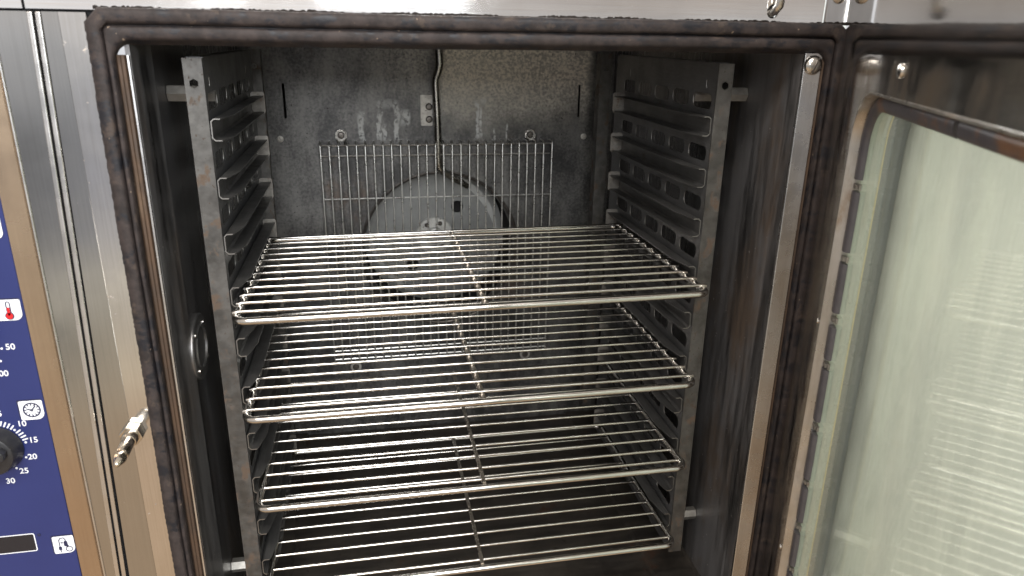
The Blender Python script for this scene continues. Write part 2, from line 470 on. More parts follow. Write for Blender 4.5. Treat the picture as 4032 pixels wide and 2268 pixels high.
def lathe(bm, prof, seg, F, ring=False):
    """profile (radius, height) about the local axis; F maps (a, b, h)"""
    rings = []
    for r, h in prof:
        if r < 1e-6: rings.append([bm.verts.new(F(0, 0, h))])
        else: rings.append([bm.verts.new(F(r * math.cos(2 * math.pi * k / seg), r * math.sin(2 * math.pi * k / seg), h)) for k in range(seg)])
    for A, B in zip(rings, rings[1:]):
        for k in range(seg):
            a0, a1 = A[k % len(A)], A[(k + 1) % len(A)]; b0, b1 = B[k % len(B)], B[(k + 1) % len(B)]
            if len(A) == 1 and len(B) == 1: continue
            if len(A) == 1: bm.faces.new((a0, b1, b0))
            elif len(B) == 1: bm.faces.new((a0, a1, b0))
            else: bm.faces.new((a0, a1, b1, b0))
    if ring:                                   # an annulus: join the last ring to the first
        A, B = rings[-1], rings[0]
        for k in range(seg): bm.faces.new((A[k], A[(k + 1) % seg], B[(k + 1) % seg], B[k]))
        return
    if len(rings[0]) > 1: bm.faces.new(rings[0])
    if len(rings[-1]) > 1: bm.faces.new(rings[-1])


def lathe_me(prof, seg, F, name='turned', angle=35, ring=False):
    bm = bmesh.new(); lathe(bm, prof, seg, F, ring); return done(bm, name, True, angle)


def rrect(x0, x1, z0, z1, r, seg=6):
    pts = []
    for cx, cz, a0 in ((x1 - r, z1 - r, 0), (x0 + r, z1 - r, 90), (x0 + r, z0 + r, 180), (x1 - r, z0 + r, 270)):
        for i in range(seg + 1):
            a = math.radians(a0 + 90 * i / seg); pts.append((cx + r * math.cos(a), cz + r * math.sin(a)))
    return pts


def circle(cx, cz, r, n=32, a0=0.0):
    return [(cx + r * math.cos(a0 + 2 * math.pi * i / n), cz + r * math.sin(a0 + 2 * math.pi * i / n)) for i in range(n)]


def plate(outer, holes, th, F, name='plate'):
    """flat sheet with holes cut in it; F maps (a, b, c) with c through the thickness 0..th"""
    cu = bpy.data.curves.new('sheet', 'CURVE'); cu.dimensions = '2D'; cu.fill_mode = 'BOTH'; cu.extrude = th / 2
    for pts in [outer] + list(holes):
        s = cu.splines.new('POLY'); s.points.add(len(pts) - 1)
        for p, (a, b) in zip(s.points, pts): p.co = (a, b, 0, 1)
        s.use_cyclic_u = True
    o = bpy.data.objects.new('sheet', cu); COL.objects.link(o)
    dg = bpy.context.evaluated_depsgraph_get(); dg.update()
    me = bpy.data.meshes.new_from_object(o.evaluated_get(dg))
    bpy.data.objects.remove(o); bpy.data.curves.remove(cu)
    for v in me.vertices: v.co = F(v.co.x, v.co.y, v.co.z + th / 2)
    bm = bmesh.new(); bm.from_mesh(me); bpy.data.meshes.remove(me)
    bmesh.ops.remove_doubles(bm, verts=bm.verts, dist=1e-6)
    return done(bm, name)


def join(*meshes, name='joined'):
    bm = bmesh.new()
    for me in meshes: bm.from_mesh(me)
    out = bpy.data.meshes.new(name); bm.to_mesh(out); bm.free()
    return out


def FY(y, sgn=1):                       # sheet facing the room: (x, z, depth into the oven)
    return lambda a, b, c: Vector((a, y + sgn * c, b))


def bevmod(o, w, seg=2):
    md = o.modifiers.new('bevel', 'BEVEL'); md.width = w; md.segments = seg; md.limit_method = 'ANGLE'; md.angle_limit = math.radians(50)
    return o


def slab_label(txt, size, cx, cz, y, mat, parent, name='print', align='CENTER'):
    cu = bpy.data.curves.new('lettering', 'FONT'); cu.body = txt; cu.size = size; cu.align_x = align; cu.align_y = 'CENTER'; cu.extrude = .0001
    cu.offset = size * .012
    o = bpy.data.objects.new('lettering', cu); COL.objects.link(o)
    dg = bpy.context.evaluated_depsgraph_get(); dg.update()
    me = bpy.data.meshes.new_from_object(o.evaluated_get(dg))
    bpy.data.objects.remove(o); bpy.data.curves.remove(cu)
    for v in me.vertices: v.co = Vector((cx + v.co.x, y - v.co.z, cz + v.co.y))
    me.name = 'lettering'
    me.materials.clear()
    return link(name, me, mat, parent)


# ------------------------------------------------------------------ the oven
YF = -.004
oven = empty('combi_oven', (.0105, .3, -.53), 'stainless steel combi oven with its door open, empty fan heated cavity and blue control panel', 'oven')
XL, XR, ZF, ZC, YB = -.322, .343, -.486, .292, .610

# back wall with the fan opening, slots and rivet holes
k = (YB + .737) / (.6 + .737)
def bk(x, z): return (-.1208 + (x + .1208) * k, .2797 + (z - .2797) * k)
FC = bk(.0140, -.1085); FR = .1485
holes = [circle(*FC, FR, 72)]
for x, zt, zb in ((-.2515, .1967, .1383), (.274, .1969, .1382)):
    x_, zt_ = bk(x, zt); _, zb_ = bk(x, zb)
    holes.append([(x_ - .0022, zb_), (x_ + .0022, zb_), (x_ + .0022, zt_), (x_ - .0022, zt_)])
for x, zt, zb in ((-.2475, -.372, -.384), (-.2475, -.392, -.404), (-.2475, -.412, -.424)):
    x_, zt_ = bk(x, zt); _, zb_ = bk(x, zb)
    holes.append([(x_ - .0022, zb_), (x_ + .0022, zb_), (x_ + .0022, zt_), (x_ - .0022, zt_)])
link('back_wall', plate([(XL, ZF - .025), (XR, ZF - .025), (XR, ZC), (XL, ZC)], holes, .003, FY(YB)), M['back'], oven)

# dark chamber behind the back wall and the fan opening's rolled lip
M['chamber'] = plain('sooty_chamber_steel', (.055, .052, .05), .5, .5, .3, 20)
ch = bmesh.new()
bx(ch, XL, XR, .800, .804, ZF, ZC)
bx(ch, XL, XL + .004, .616, .799, ZF, ZC); bx(ch, XR - .004, XR, .616, .799, ZF, ZC)
bx(ch, XL + .005, XR - .005, .616, .799, ZC - .004, ZC); bx(ch, XL + .005, XR - .005, .616, .799, ZF, ZF + .004)
link('fan_chamber', done(ch, 'fan_chamber'), M['chamber'], oven)
lip = link('fan_opening_lip', lathe_me([(FR + .004, -.0005), (FR + .001, -.002), (FR - .001, -.001), (FR - .0035, .006), (FR - .004, .030), (FR - .001, .030), (FR + .002, .006)], 72,
           lambda a, b, h: Vector((FC[0] + a, YB + h, FC[1] + b)), ring=True), M['screw'], oven)
for x, z in ((-.2636, .1031), (.286, .1029)):
    x_, z_ = bk(x, z)
    o = link('rivet', lathe_me([(.0058, 0), (.0054, -.0012), (.0034, -.0016), (.0030, -.0004), (0, -.0003)], 20, lambda a, b, h: Vector((x_ + a, YB + h, z_ + b))), M['bracket'], oven)
for x, z in ((-.1574, -.3408), (.1824, -.3379), (-.1598, .109), (.1822, .1075)):
    x_, z_ = bk(x, z)
    o = link('washer', lathe_me([(.0105, 0), (.0105, -.0016), (.0060, -.0016), (.0060, 0)], 24, lambda a, b, h: Vector((x_ + a, YB + h, z_ + b)), ring=True), M['bracket'], oven)
    link('screw', lathe_me([(.0062, -.001), (.0062, -.003), (.0045, -.0048), (0, -.0053)], 20, lambda a, b, h: Vector((x_ + a, YB + h, z_ + b))), M['screw'], o)

# side walls, ceiling, floor
def side_wall(sgn, x, xo):
    bm = bmesh.new()
    pts = [(x, .0), (x + sgn * .0005, .020), (x, .024), (x, YB), (xo, YB), (xo, .0)]
    if sgn < 0: pts = [(x, .0), (x + .0050, .052), (x + .0046, .0535), (x, .055), (x, YB), (xo, YB), (xo, .0)]
    prism(bm, [(p[0], p[1]) for p in pts], ZC - ZF, lambda a, b, c: Vector((a, b, ZF + c)))
    return done(bm, 'side_wall')
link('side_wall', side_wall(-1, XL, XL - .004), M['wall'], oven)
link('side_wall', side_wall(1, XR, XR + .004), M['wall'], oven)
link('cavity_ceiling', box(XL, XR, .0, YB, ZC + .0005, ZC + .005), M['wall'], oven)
bm = bmesh.new()                               # floor: shallow pan with pressed ribs beside the racks
fl = [(XL, ZF + .006), (XL + .004, ZF + .002), (-.262, ZF + .002), (-.258, ZF - .003), (.276, ZF - .003), (.280, ZF + .002), (XR - .004, ZF + .002), (XR, ZF + .006), (XR, ZF - .012), (XL, ZF - .012)]
prism(bm, fl, YB + .0285, lambda a, b, c: Vector((a, -.03 + c, b - .001)))
link('cavity_floor', done(bm, 'cavity_floor'), M['floor'], oven)

# lamp port on the left wall
px_, py_, pz_ = XL, .083, -.062
port = link('lamp_port', lathe_me([(.0385, 0), (.0385, -.0062), (.0370, -.0074), (.0270, -.0074), (.0255, -.0088), (.0235, -.0088), (.0225, -.0066), (0, -.0062)], 48,
            lambda a, b, h: Vector((px_ - h, py_ + a, pz_ + b))), M['port'], oven)
for i in range(4):
    a_ = math.pi / 4 + i * math.pi / 2
    link('screw', lathe_me([(.0026, -.0074), (.0026, -.0084), (.0014, -.0092), (0, -.0093)], 12,
         lambda a, b, h: Vector((px_ - h, py_ + .0305 * math.cos(a_) + a, pz_ + .0305 * math.sin(a_) + b))), M['bolt'], port)

# steam pipe with its bracket
def kp(x, z, y): 
    q = (y + .737) / (.57 + .737); return Vector((-.1208 + (x + .1208) * q, y, .2797 + (z - .2797) * q))
path = [kp(.0105, .290, .590), kp(.0125, .250, .590), kp(.0135, .232, .590), kp(.0115, .222, .591), kp(.0065, .208, .593), kp(.0055, .200, .593), kp(.0075, .15, .592),
        kp(.0085, .10, .591), kp(.0085, .065, .591), kp(.0092, .056, .592), kp(.013, .049, .595), kp(.030, .0375, .600), kp(.047, .028, .606), kp(.061, .018, .616)]
pipe = link('steam_pipe', tube_me(path, [.0072] * 3 + [.0066] + [.0062] * 9 + [.0050], 14), M['pipe'], oven)
x0, z0 = bk(-.0105, .1515)
br = link('pipe_bracket', plate(rrect(x0 - .0085, x0 + .0125, z0 - .027, z0 + .027, .002), [], .0018, FY(YB - .0022)), M['bracket'], oven)
for z in (.158, .136):
    x_, z_ = bk(-.0036, z)
    link('screw', lathe_me([(.0062, -.002), (.0062, -.0035), (.0045, -.0052), (0, -.0058)], 20, lambda a, b, h: Vector((x_ - .0005 + a, YB + h, z_ + b))), M['screw'], br)

# fan wheel: lobed disc, pale ring with blades behind it, bolted hub
fan = link('fan_wheel', None, None, oven) if False else None
fx, fz = FC[0] - .0015, FC[1] - .002
FY0 = .722
bm = bmesh.new()
disc = []
for i in range(96):
    a = 2 * math.pi * i / 96
    u, w = math.cos(a - math.radians(40)), math.sin(a - math.radians(40))
    r = .141 * (1 - .16 * max(0, abs(u) - .45) / .55)
    disc.append((fx + r * math.cos(a), fz + r * math.sin(a)))
hl = [circle(fx + .047, fz + .060, .0125, 24), circle(fx - .047, fz - .060, .0125, 24)]
fan = link('fan_wheel', plate(disc, hl, .0016, FY(FY0)), M['fan'], oven)
link('fan_ring', lathe_me([(.143, .052), (.1455, .052), (.1455, .022), (.132, .009), (.108, .0065), (.108, .0085), (.130, .011), (.143, .024)], 72,
     lambda a, b, h: Vector((fx + a, FY0 + h, fz + b)), ring=True), M['fan_ring'], fan)
for i in range(10):
    a = 2 * math.pi * i / 10 + .2
    F_ = lambda p, q, c, a=a: Vector((fx + p * math.cos(a + .25) - q * math.sin(a + .25), FY0 + .013 + c, fz + p * math.sin(a + .25) + q * math.cos(a + .25)))
    bm = bmesh.new(); bx(bm, .085, .136, -.0008, .0008, 0, .036, F_)
    link('fan_blade', done(bm, 'fan_blade'), M['fan'], fan)
hub = link('fan_hub', lathe_me([(.0385, 0), (.0385, -.002), (.0365, -.004), (.018, -.0045), (.0165, -.012), (.013, -.014), (0, -.014)], 40,
           lambda a, b, h: Vector((fx + a - .001, FY0 + h, fz + b + .002))), M['hub'], fan)
for i in range(6):
    a_ = math.radians(65 + 60 * i)
    link('hub_bolt', lathe_me([(.0044, -.004), (.0044, -.0068), (.0034, -.0074), (.0024, -.0062), (0, -.006)], 14,
         lambda a, b, h: Vector((fx - .001 + .0275 * math.cos(a_) + a, FY0 + h, fz + .002 + .0275 * math.sin(a_) + b))), M['screw'], fan)

# fan guard grille
GY = .585
q = (GY + .737) / (.5883 + .737)
gx0, gx1 = -.1208 + (-.1965 + .1208) * q, -.1208 + (.2222 + .1208) * q
gz = [.2797 + (z - .2797) * q for z in (.0922, .0735, -.004, -.1500, -.3015, -.3190)]
bm = bmesh.new()
for i in range(28):
    x = gx0 + (gx1 - gx0) * i / 27
    jx = random.uniform(-.0006, .0006)
    tube(bm, [(x + jx, YB - .001, gz[0] + .004), (x + jx, GY + .004, gz[0] + .0045), (x + jx, GY + .001, gz[0] + .003), (x + jx, GY, gz[0] - .002), (x, GY, -.1), (x - jx, GY, gz[5] - .004)], .0016, 8)
grille = link('fan_guard', done(bm, 'fan_guard', True, 60), M['grille'], oven)
for z in gz:
    link('guard_crosswire', tube_me([(gx0 - .001, GY + .0026, z), (.0, GY + .0026, z + random.uniform(-.0007, .0007)), (gx1 + .001, GY + .0026, z)], .0015, 7), M['grille'], grille)
for x, z in ((-.1598, .109), (.1822, .1075)):
    x_, z_ = bk(x, z)
    pth = [(x_ - .0055, GY + .003, gz[0] - .002), (x_ - .006, GY + .006, gz[0] + .006), (x_ - .0085, YB - .005, z_ - .006), (x_ - .0095, YB - .004, z_), (x_ - .006, YB - .004, z_ + .0078), (x_, YB - .004, z_ + .0098),
           (x_ + .006, YB - .004, z_ + .0078), (x_ + .0095, YB - .004, z_), (x_ + .0085, YB - .005, z_ - .006), (x_ + .006, GY + .006, gz[0] + .006), (x_ + .0055, GY + .003, gz[0] - .002)]
    link('hanging_loop', tube_me(pth, .0013, 8), M['bolt'], grille)

# door gasket: two soft lobes in a rounded frame (left, right, top, y, corner radius)
LOOPS = [(-.3539, .3897, .2974, -.0038, .012), (-.3522, .3865, .2970, -.0118, .012), (-.3500, .3815, .2958, -.0150, .012), (-.3450, .3770, .2920, -.0158, .011), (-.3415, .3735, .2872, -.0152, .009),
         (-.3398, .3715, .2848, -.0140, .006), (-.3393, .3712, .2830, -.0075, .005), (-.3386, .3706, .2824, -.0075, .005), (-.3376, .3690, .2816, -.0128, .005), (-.3368, .3680, .2798, -.0140, .006),
         (-.3348, .3660, .2735, -.0136, .015), (-.3338, .3652, .2715, -.0120, .018), (-.3334, .3652, .2700, -.0080, .017), (-.3340, .3655, .2666, .0010, .013)]
ZBOT = -.505
bm = bmesh.new(); rings = []
N1, NC = 330, 6
for li, (l, r, t, y, rad) in enumerate(LOOPS):
    b_ = ZBOT + (.2974 - t)
    pts = []
    cor = [(r - rad, t - rad, 0), (l + rad, t - rad, 90), (l + rad, b_ + rad, 180), (r - rad, b_ + rad, 270)]
    arcs = []
    for cx, cz, a0 in cor:
        arcs.append([(cx + rad * math.cos(math.radians(a0 + 90 * i / NC)), cz + rad * math.sin(math.radians(a0 + 90 * i / NC))) for i in range(NC + 1)])
    if li < 6:                                 # outer lobe is mitred, not rounded
        arcs = [[(A_[0][0] + (A_[-1][0] - A_[0][0]) * i / NC, A_[0][1] + (A_[-1][1] - A_[0][1]) * i / NC) for i in range(NC + 1)] for A_ in arcs]
    for j in range(4):
        pts += arcs[j]
        A, B = arcs[j][-1], arcs[(j + 1) % 4][0]
        pts += [(A[0] + (B[0] - A[0]) * i / N1, A[1] + (B[1] - A[1]) * i / N1) for i in range(1, N1)]
    ring = []
    for i, (x, z) in enumerate(pts):
        s = x * 9 + z * 13
        wv = .0005 * math.sin(s * 1.3 + li * .1) + .0002 * math.sin(s * 4.7 + 1 + li * .1)
        jag = random.uniform(-.00035, .00035) if li < 2 else random.uniform(-.00012, .00012)
        ring.append(bm.verts.new((x + wv * .6 + jag, y + wv * .5 * (li > 0), z + wv * .6 + jag)))
    rings.append(ring)
for A, B in zip(rings, rings[1:]):
    n = len(A)
    for i in range(n): bm.faces.new((A[i], A[(i + 1) % n], B[(i + 1) % n], B[i]))
n = len(rings[0])
for i in range(n): bm.faces.new((rings[-1][i], rings[-1][(i + 1) % n], rings[0][(i + 1) % n], rings[0][i]))
link('door_gasket', done(bm, 'door_gasket', True, 70), M['gasket'], oven)

bm = bmesh.new(); top, bot = [], []
zf = lambda x: .2976 + (x + .3985) * .0016
for i in range(421):
    x = -.345 + .735 * i / 420
    amp = .0010 + .0010 * math.sin(i * .11) * math.sin(i * .037) + random.uniform(-.0006, .0008)
    if random.random() < .10: amp *= .2
    top.append(bm.verts.new((x, YF - .0016, .2974 + max(.0002, amp)))); bot.append(bm.verts.new((x, YF - .0020, .2958)))
for i in range(420): bm.faces.new((bot[i], bot[i + 1], top[i + 1], top[i]))
bmesh.ops.solidify(bm, geom=bm.faces[:], thickness=.0008)
link('baked_grease', done(bm, 'baked_grease'), M['grime'], oven)

# retaining trims between gasket and cavity
bm = bmesh.new(); prism(bm, [(.3427, .0), (.3432, -.0032), (.3610, -.0062), (.3625, -.0050), (.3625, .004), (.3475, .004)], .754, lambda a, b, c: Vector((a, b, -.486 + c)))
trim = link('door_jamb_trim', done(bm, 'trim'), M['trim'], oven); bevmod(trim, .0007)
scr = link('slotted_screw', lathe_me([(.0102, -.004), (.0100, -.0062), (.0082, -.0085), (.0045, -.0100), (0, -.0104)], 32, lambda a, b, h: Vector((.3528 + a, h, .2555 + b))), M['bolt'], trim)
bm = bmesh.new()
F_ = lambda a, b, c: Vector((.3528 + a * math.cos(1.2) - b * math.sin(1.2), -.0090 - c, .2555 + a * math.sin(1.2) + b * math.cos(1.2)))
bx(bm, -.0085, .0085, -.0008, .0008, 0, .0016, F_)
link('screw_slot', done(bm, 'screw_slot'), M['screw'], trim)
bm = bmesh.new(); prism(bm, [(-.3222, .0), (-.3225, -.004), (-.3240, -.0045), (-.3250, .0), (-.3250, .004)], .744, lambda a, b, c: Vector((a, b, -.486 + c)))
link('door_jamb_trim', done(bm, 'trim'), M['trim'], oven)
bm = bmesh.new(); prism(bm, [(-.3252, -.0005), (-.3262, -.0048), (-.3285, -.0052), (-.3300, -.0036), (-.3322, -.0040), (-.3345, -.0020), (-.3345, .0035), (-.3252, .0035)], .744, lambda a, b, c: Vector((a, b, -.486 + c)))
link('rusty_trim', done(bm, 'trim'), M['rust'], oven)
bm = bmesh.new(); prism(bm, [(.3627, -.0050), (.3645, -.0062), (.3658, -.0040), (.3658, .0035), (.3627, .0035)], .754, lambda a, b, c: Vector((a, b, -.486 + c)))
link('rusty_trim', done(bm, 'trim'), M['rust'], oven)

# front skin: top fascia, stile, control column
def skin(pts, th=.003, y=YF): 
    return plate(pts, [], th, FY(y))
fas = link('top_fascia', plate([(-.3985, .2952), (.3565, .2968), (.3565, .43), (-.4005, .43)], [circle(.2985, .3078, .0068, 24)], .003, FY(YF)), M['fascia'], oven)
link('rivet', lathe_me([(.0105, 0), (.0100, -.003), (.0075, -.0055), (.0035, -.007), (0, -.0073)], 24, lambda a, b, h: Vector((.0105 + a, YF + h, .3235 + b))), M['bolt'], fas)
link('bent_rod', tube_me([(.2970, .016, .3045), (.2978, .004, .3058), (.2990, -.007, .3082), (.3003, -.012, .313), (.3013, -.013, .325), (.303, -.013, .345)], .0044, 14), M['bolt'], fas)
link('rod_hole_backing', box(.285, .312, .0165, .018, .295, .32), M['dark'], fas)
hp = link('hinge_plate', plate([(.3595, .2972), (.3905, .2985), (.3905, .43), (.3595, .43)], [], .004, FY(YF - .001)), M['hinge'], oven)
bevmod(hp, .0008)
link('rivet', lathe_me([(.0078, 0), (.0074, -.0016), (.0050, -.0034), (0, -.0042)], 24, lambda a, b, h: Vector((.3712 + a, YF - .001 + h, .3245 + b))), M['bolt'], hp)
link('left_fascia', skin([(-.62, .2952), (-.4008, .2952), (-.4028, .43), (-.62, .43)]), M['fascia'], oven) if False else None
lf = link('column_cap', skin([(-.62, .2952), (-.4008, .2952), (-.4028, .43), (-.62, .43)]), M['fascia'], oven)
link('front_stile', skin([(-.3868, .2930), (-.3742, .2930), (-.3742, -.56), (-.4085, -.56)]), M['stile'], oven)
link('polished_strip', skin([(-.3738, .2930), (-.3520, .2930), (-.3520, -.56), (-.3738, -.56)], .0034, YF - .0004), M['mirror'], oven)
bm = bmesh.new()                              # folded flange lines either side of the seam
for x, y0, y1, w in ((-.3872, YF - .0016, .002, .0045),):
    F_ = lambda a, b, c: Vector((a - .0255 * (.293 - c) / .853, b, c))
    bx(bm, x - w, x, y0, y1, -.56, .293, F_)
bv = link('seam_flange', done(bm, 'seam_flange'), M['trim'], oven); bevmod(bv, .0012, 3)
bm = bmesh.new(); F_ = lambda a, b, c: Vector((a - .0255 * (.293 - c) / .853, b, c))
bx(bm, -.3985, -.3938, YF - .0012, .002, -.56, .293, F_)
bv = link('seam_flange', done(bm, 'seam_flange'), M['trim'], oven); bevmod(bv, .0012, 3)
link('column_strip', skin([(-.4300, .2930), (-.3986, .2930), (-.4240, -.56), (-.4340, -.56)]), M['stile'], oven)
link('front_backing', box(-.62, -.345, .004, .009, -.56, .43), M['dark'], oven)

# control column: raised panel with slanted sides
YP = -.022
panel = link('control_panel', plate([(-.70, -.60), (-.4418, -.60), (-.4418, .288), (-.70, .288)], [], .004, FY(YP)), M['blue'], oven)
bm = bmesh.new()
prism(bm, [(-.4446, -.0148), (-.4284, -.0066), (-.4268, YF + .001), (-.4446, YF + .001)], .89, lambda a, b, c: Vector((a, b, -.60 + c)))
ch_ = link('panel_bezel', done(bm, 'panel_bezel'), M['bezel'], oven); bevmod(ch_, .0012, 3)
link('bezel_edge', tube_me([(-.4264, YF - .0006, -.60), (-.4264, YF - .0006, .292)], .0013, 8), M['trim'], oven)


def tile(x0, x1, z0, z1, rr):
    r = .0015; pts = []
    for cx, cz, a0, rad in ((x1 - r, z1 - r, 0, r), (x0 + r, z1 - r, 90, r), (x0 + r, z0 + r, 180, r), (x1 - rr, z0 + rr, 270, rr)):
        for i in range(7):
            a = math.radians(a0 + 15 * i); pts.append((cx + rad * math.cos(a), cz + rad * math.sin(a)))
    out = [(-.0008 + (x0 + x1) / 2 + (x - (x0 + x1) / 2) * 1.06, (z0 + z1) / 2 + .0006 + (z - (z0 + z1) / 2) * 1.06) for x, z in pts]
    sh = link('icon_frame', plate(out, [], .0003, FY(YP - .0004)), M['ink'], panel)
    return link('icon_tile', plate(pts, [], .0004, FY(YP - .0009)), M['white_print'], panel)


def flat(pts, mat, parent, d=0, holes=()):
    return link('icon_print', plate(pts, list(holes), .0002, FY(YP - .0013 - d)), mat, parent)


tile(-.4655, -.4447, .0985, .1190, .006)
t1 = tile(-.4641, -.4432, .0197, .0403, .0065)                       # thermometer
cx, cz = -.4537, .0300
flat(rrect(cx - .0020, cx + .0020, cz - .004, cz + .0088, .0019), M['ink'], t1, 0, [rrect(cx - .0011, cx + .0011, cz - .0045 + .001, cz + .0079, .0010)])
flat(circle(cx, cz - .0055, .0038, 28), M['ink'], t1, .0003)
flat(circle(cx, cz - .0055, .0030, 28), M['red_ink'], t1, .0006)
flat(rrect(cx - .0011, cx + .0011, cz - .005, cz + .003, .0006), M['red_ink'], t1, .0006)
t2 = tile(-.4640, -.4430, -.0853, -.0648, .0065)                     # clock
cx, cz = -.4531, -.0746
flat(circle(cx, cz, .0080, 40), M['ink'], t2, 0, [circle(cx, cz, .0067, 40)])
for i in range(12):
    a = math.radians(30 * i); c_, s_ = math.cos(a), math.sin(a)
    flat([(cx + c_ * r_ - s_ * w_, cz + s_ * r_ + c_ * w_) for r_, w_ in ((.0048, -.0005), (.0068, -.0005), (.0068, .0005), (.0048, .0005))], M['ink'], t2)
for ang, ln in ((50, .0056), (165, .0045)):
    a = math.radians(ang); c_, s_ = math.cos(a), math.sin(a)
    flat([(cx + c_ * r_ - s_ * w_, cz + s_ * r_ + c_ * w_) for r_, w_ in ((0, -.00055), (ln, -.00055), (ln, .00055), (0, .00055))], M['ink'], t2, .0003)
flat(circle(cx, cz, .0013, 20), M['ink'], t2, .0006, [circle(cx, cz, .0006, 12)])
t3 = tile(-.4616, -.4414, -.2449, -.2238, .0065)                     # core probe
cx, cz = -.4512, -.2341
def stroke(pts, w, d=0):
    for (xa, za), (xb, zb) in zip(pts, pts[1:]):
        L = math.hypot(xb - xa, zb - za); nx, nz_ = -(zb - za) / L * w, (xb - xa) / L * w
        ex, ez = (xb - xa) / L * w * .6, (zb - za) / L * w * .6
        flat([(xa + nx - ex, za + nz_ - ez), (xa - nx - ex, za - nz_ - ez), (xb - nx + ex, zb - nz_ + ez), (xb + nx + ex, zb + nz_ + ez)], M['ink'], t3, d)
stroke([(cx - .0042, cz - .0018), (cx - .0042, cz + .0058), (cx - .0026, cz + .0082), (cx + .0004, cz + .0084), (cx + .0018, cz + .0062), (cx + .0018, cz + .003)], .00042)
flat(rrect(cx + .0002, cx + .0036, cz - .002, cz + .0045, .0012), M['ink'], t3, .0004)
flat(circle(cx + .0042, cz - .0058, .0034, 24), M['ink'], t3, 0, [circle(cx + .0042, cz - .0058, .0026, 24)])
stroke([(cx + .0030, cz - .0024), (cx + .0030, cz - .0016)], .0011)
flat(rrect(cx - .0056, cx - .0026, cz - .0065, cz - .0022, .0007), M['ink'], t3)
stroke([(cx - .0040, cz - .0066), (cx - .0040, cz - .0090)], .0004)
flat(circle(cx - .0018, cz + .0026, .0011, 14), M['ink'], t3, 0, [circle(cx - .0018, cz + .0026, .0005, 10)])

# timer dial: ticks, dots, numbers, knob
kx, kz, kr = -.4925, -.1145, .0275
def prt(pts): return link('dial_mark', plate(pts, [], .0003, FY(YP - .0004)), M['white_print'], panel)
for ang in (112, 78, 43.6, 9, -27, -60, -95):
    a = math.radians(ang); prt(circle(kx + kr * math.cos(a), kz + kr * math.sin(a), .0011, 14))
for base_ in (78, 43.6):
    for j in range(1, 5):
        a = math.radians(base_ - 34.6 * j / 5 ); c_, s_ = math.cos(a), math.sin(a)
        prt([(kx + c_ * r_ - s_ * w_, kz + s_ * r_ + c_ * w_) for r_, w_ in ((.0258, -.0007), (.0312, -.0007), (.0312, .0007), (.0258, .0007))])
for tx, x, z in (('5', -.4822, -.0768), ('10', -.4650, -.0893), ('15', -.4580, -.1082), ('20', -.4622, -.1270), ('25', -.4725, -.1423), ('30', -.4868, -.1525)):
    slab_label(tx, .0085, x, z, YP - .0004, M['white_print'], panel, 'dial_number')
def knob(cx, cz):
    prof = [(.0252, 0), (.0249, -.002), (.0236, -.006), (.0229, -.012), (.0212, -.0165), (.0190, -.0175), (0, -.0175)]
    bm = bmesh.new(); lathe(bm, prof, 64, lambda a, b, h: Vector((cx + a, YP + h - .0005, cz + b)))
    F_ = lambda a, b, c: Vector((cx + a * .94 - b * .34, YP - .0175 - c, cz + a * .34 + b * .94))
    prism(bm, [(-.0165, -.0058), (.0165, -.0058), (.0190, 0), (.0165, .0058), (-.0165, .0058), (-.0190, 0)], .010, F_)
    o = link('dial_knob', done(bm, 'dial_knob', True, 35), M['knob'], panel); bevmod(o, .0012, 3)
knob(kx, kz); knob(-.4965, .004)
# temperature dial reaching in from the left
for x, z in ((-.4673, -.0084), (-.4706, -.0212), (-.4790, -.0330), (-.4665, .0105)): prt(circle(x, z, .0011, 14))
slab_label('50', .0085, -.4597, -.0072, YP - .0004, M['white_print'], panel, 'dial_number')
slab_label('100', .0085, -.4726, -.0343, YP - .0004, M['white_print'], panel, 'dial_number')
# display window
fr_ = link('display_frame', plate(rrect(-.5600, -.4770, -.2388, -.2168, .0022), [rrect(-.5592, -.4779, -.2379, -.2177, .0016)], .0003, FY(YP - .0005)), M['white_print'], panel)
link('display_window', plate(rrect(-.5591, -.4780, -.2378, -.2178, .0016), [], .0003, FY(YP - .0004)), M['display'], panel)
link('indicator_lamp', lathe_me([(.0018, 0), (.0016, -.0006), (0, -.0009)], 16, lambda a, b, h: Vector((-.4729 + a, YP + h, -.2196 + b))), M['ink'], panel)

def settle(o):                            # the printed face sits 14.5 mm proud of the skin
    if o.type == 'MESH' and not o.data.get('settled'):
        for v in o.data.vertices: v.co = (v.co.x * 1.0105 + .00127, v.co.y + .0075, v.co.z * 1.0105 - .00294)
        o.data['settled'] = 1
    for c_ in o.children: settle(c_)
settle(panel)

# latch pin on the stile (hexagonal collar, stepped shank, pointed tip)
pb = Vector((-.3712, YF, -.1165)); ax = Vector((-.035, -1, -.11)).normalized()
e1 = ax.cross(Vector((0, 0, 1))).normalized(); e2 = e1.cross(ax)
PF = lambda a, b, h: pb + e1 * a * 1.2 + e2 * b * 1.2 + ax * h
bm = bmesh.new(); lathe(bm, [(.0068, .008), (.0068, .017), (.0060, .019), (.0055, .0192), (.0055, .039), (.0050, .0402), (.0039, .0404), (.0039, .0432), (.0052, .0440), (.0052, .0475), (.0022, .0565), (.0012, .0575), (0, .0577)], 28, PF)
pin = link('latch_pin', done(bm, 'latch_pin', True, 30), M['pin'], oven)
bm = bmesh.new(); prism(bm, [(.0098 * math.cos(math.radians(60 * i + 12)), .0098 * math.sin(math.radians(60 * i + 12))) for i in range(6)], .011, PF)
bevmod(link('hex_collar', done(bm, 'hex_collar'), M['pin'], pin), .0008)

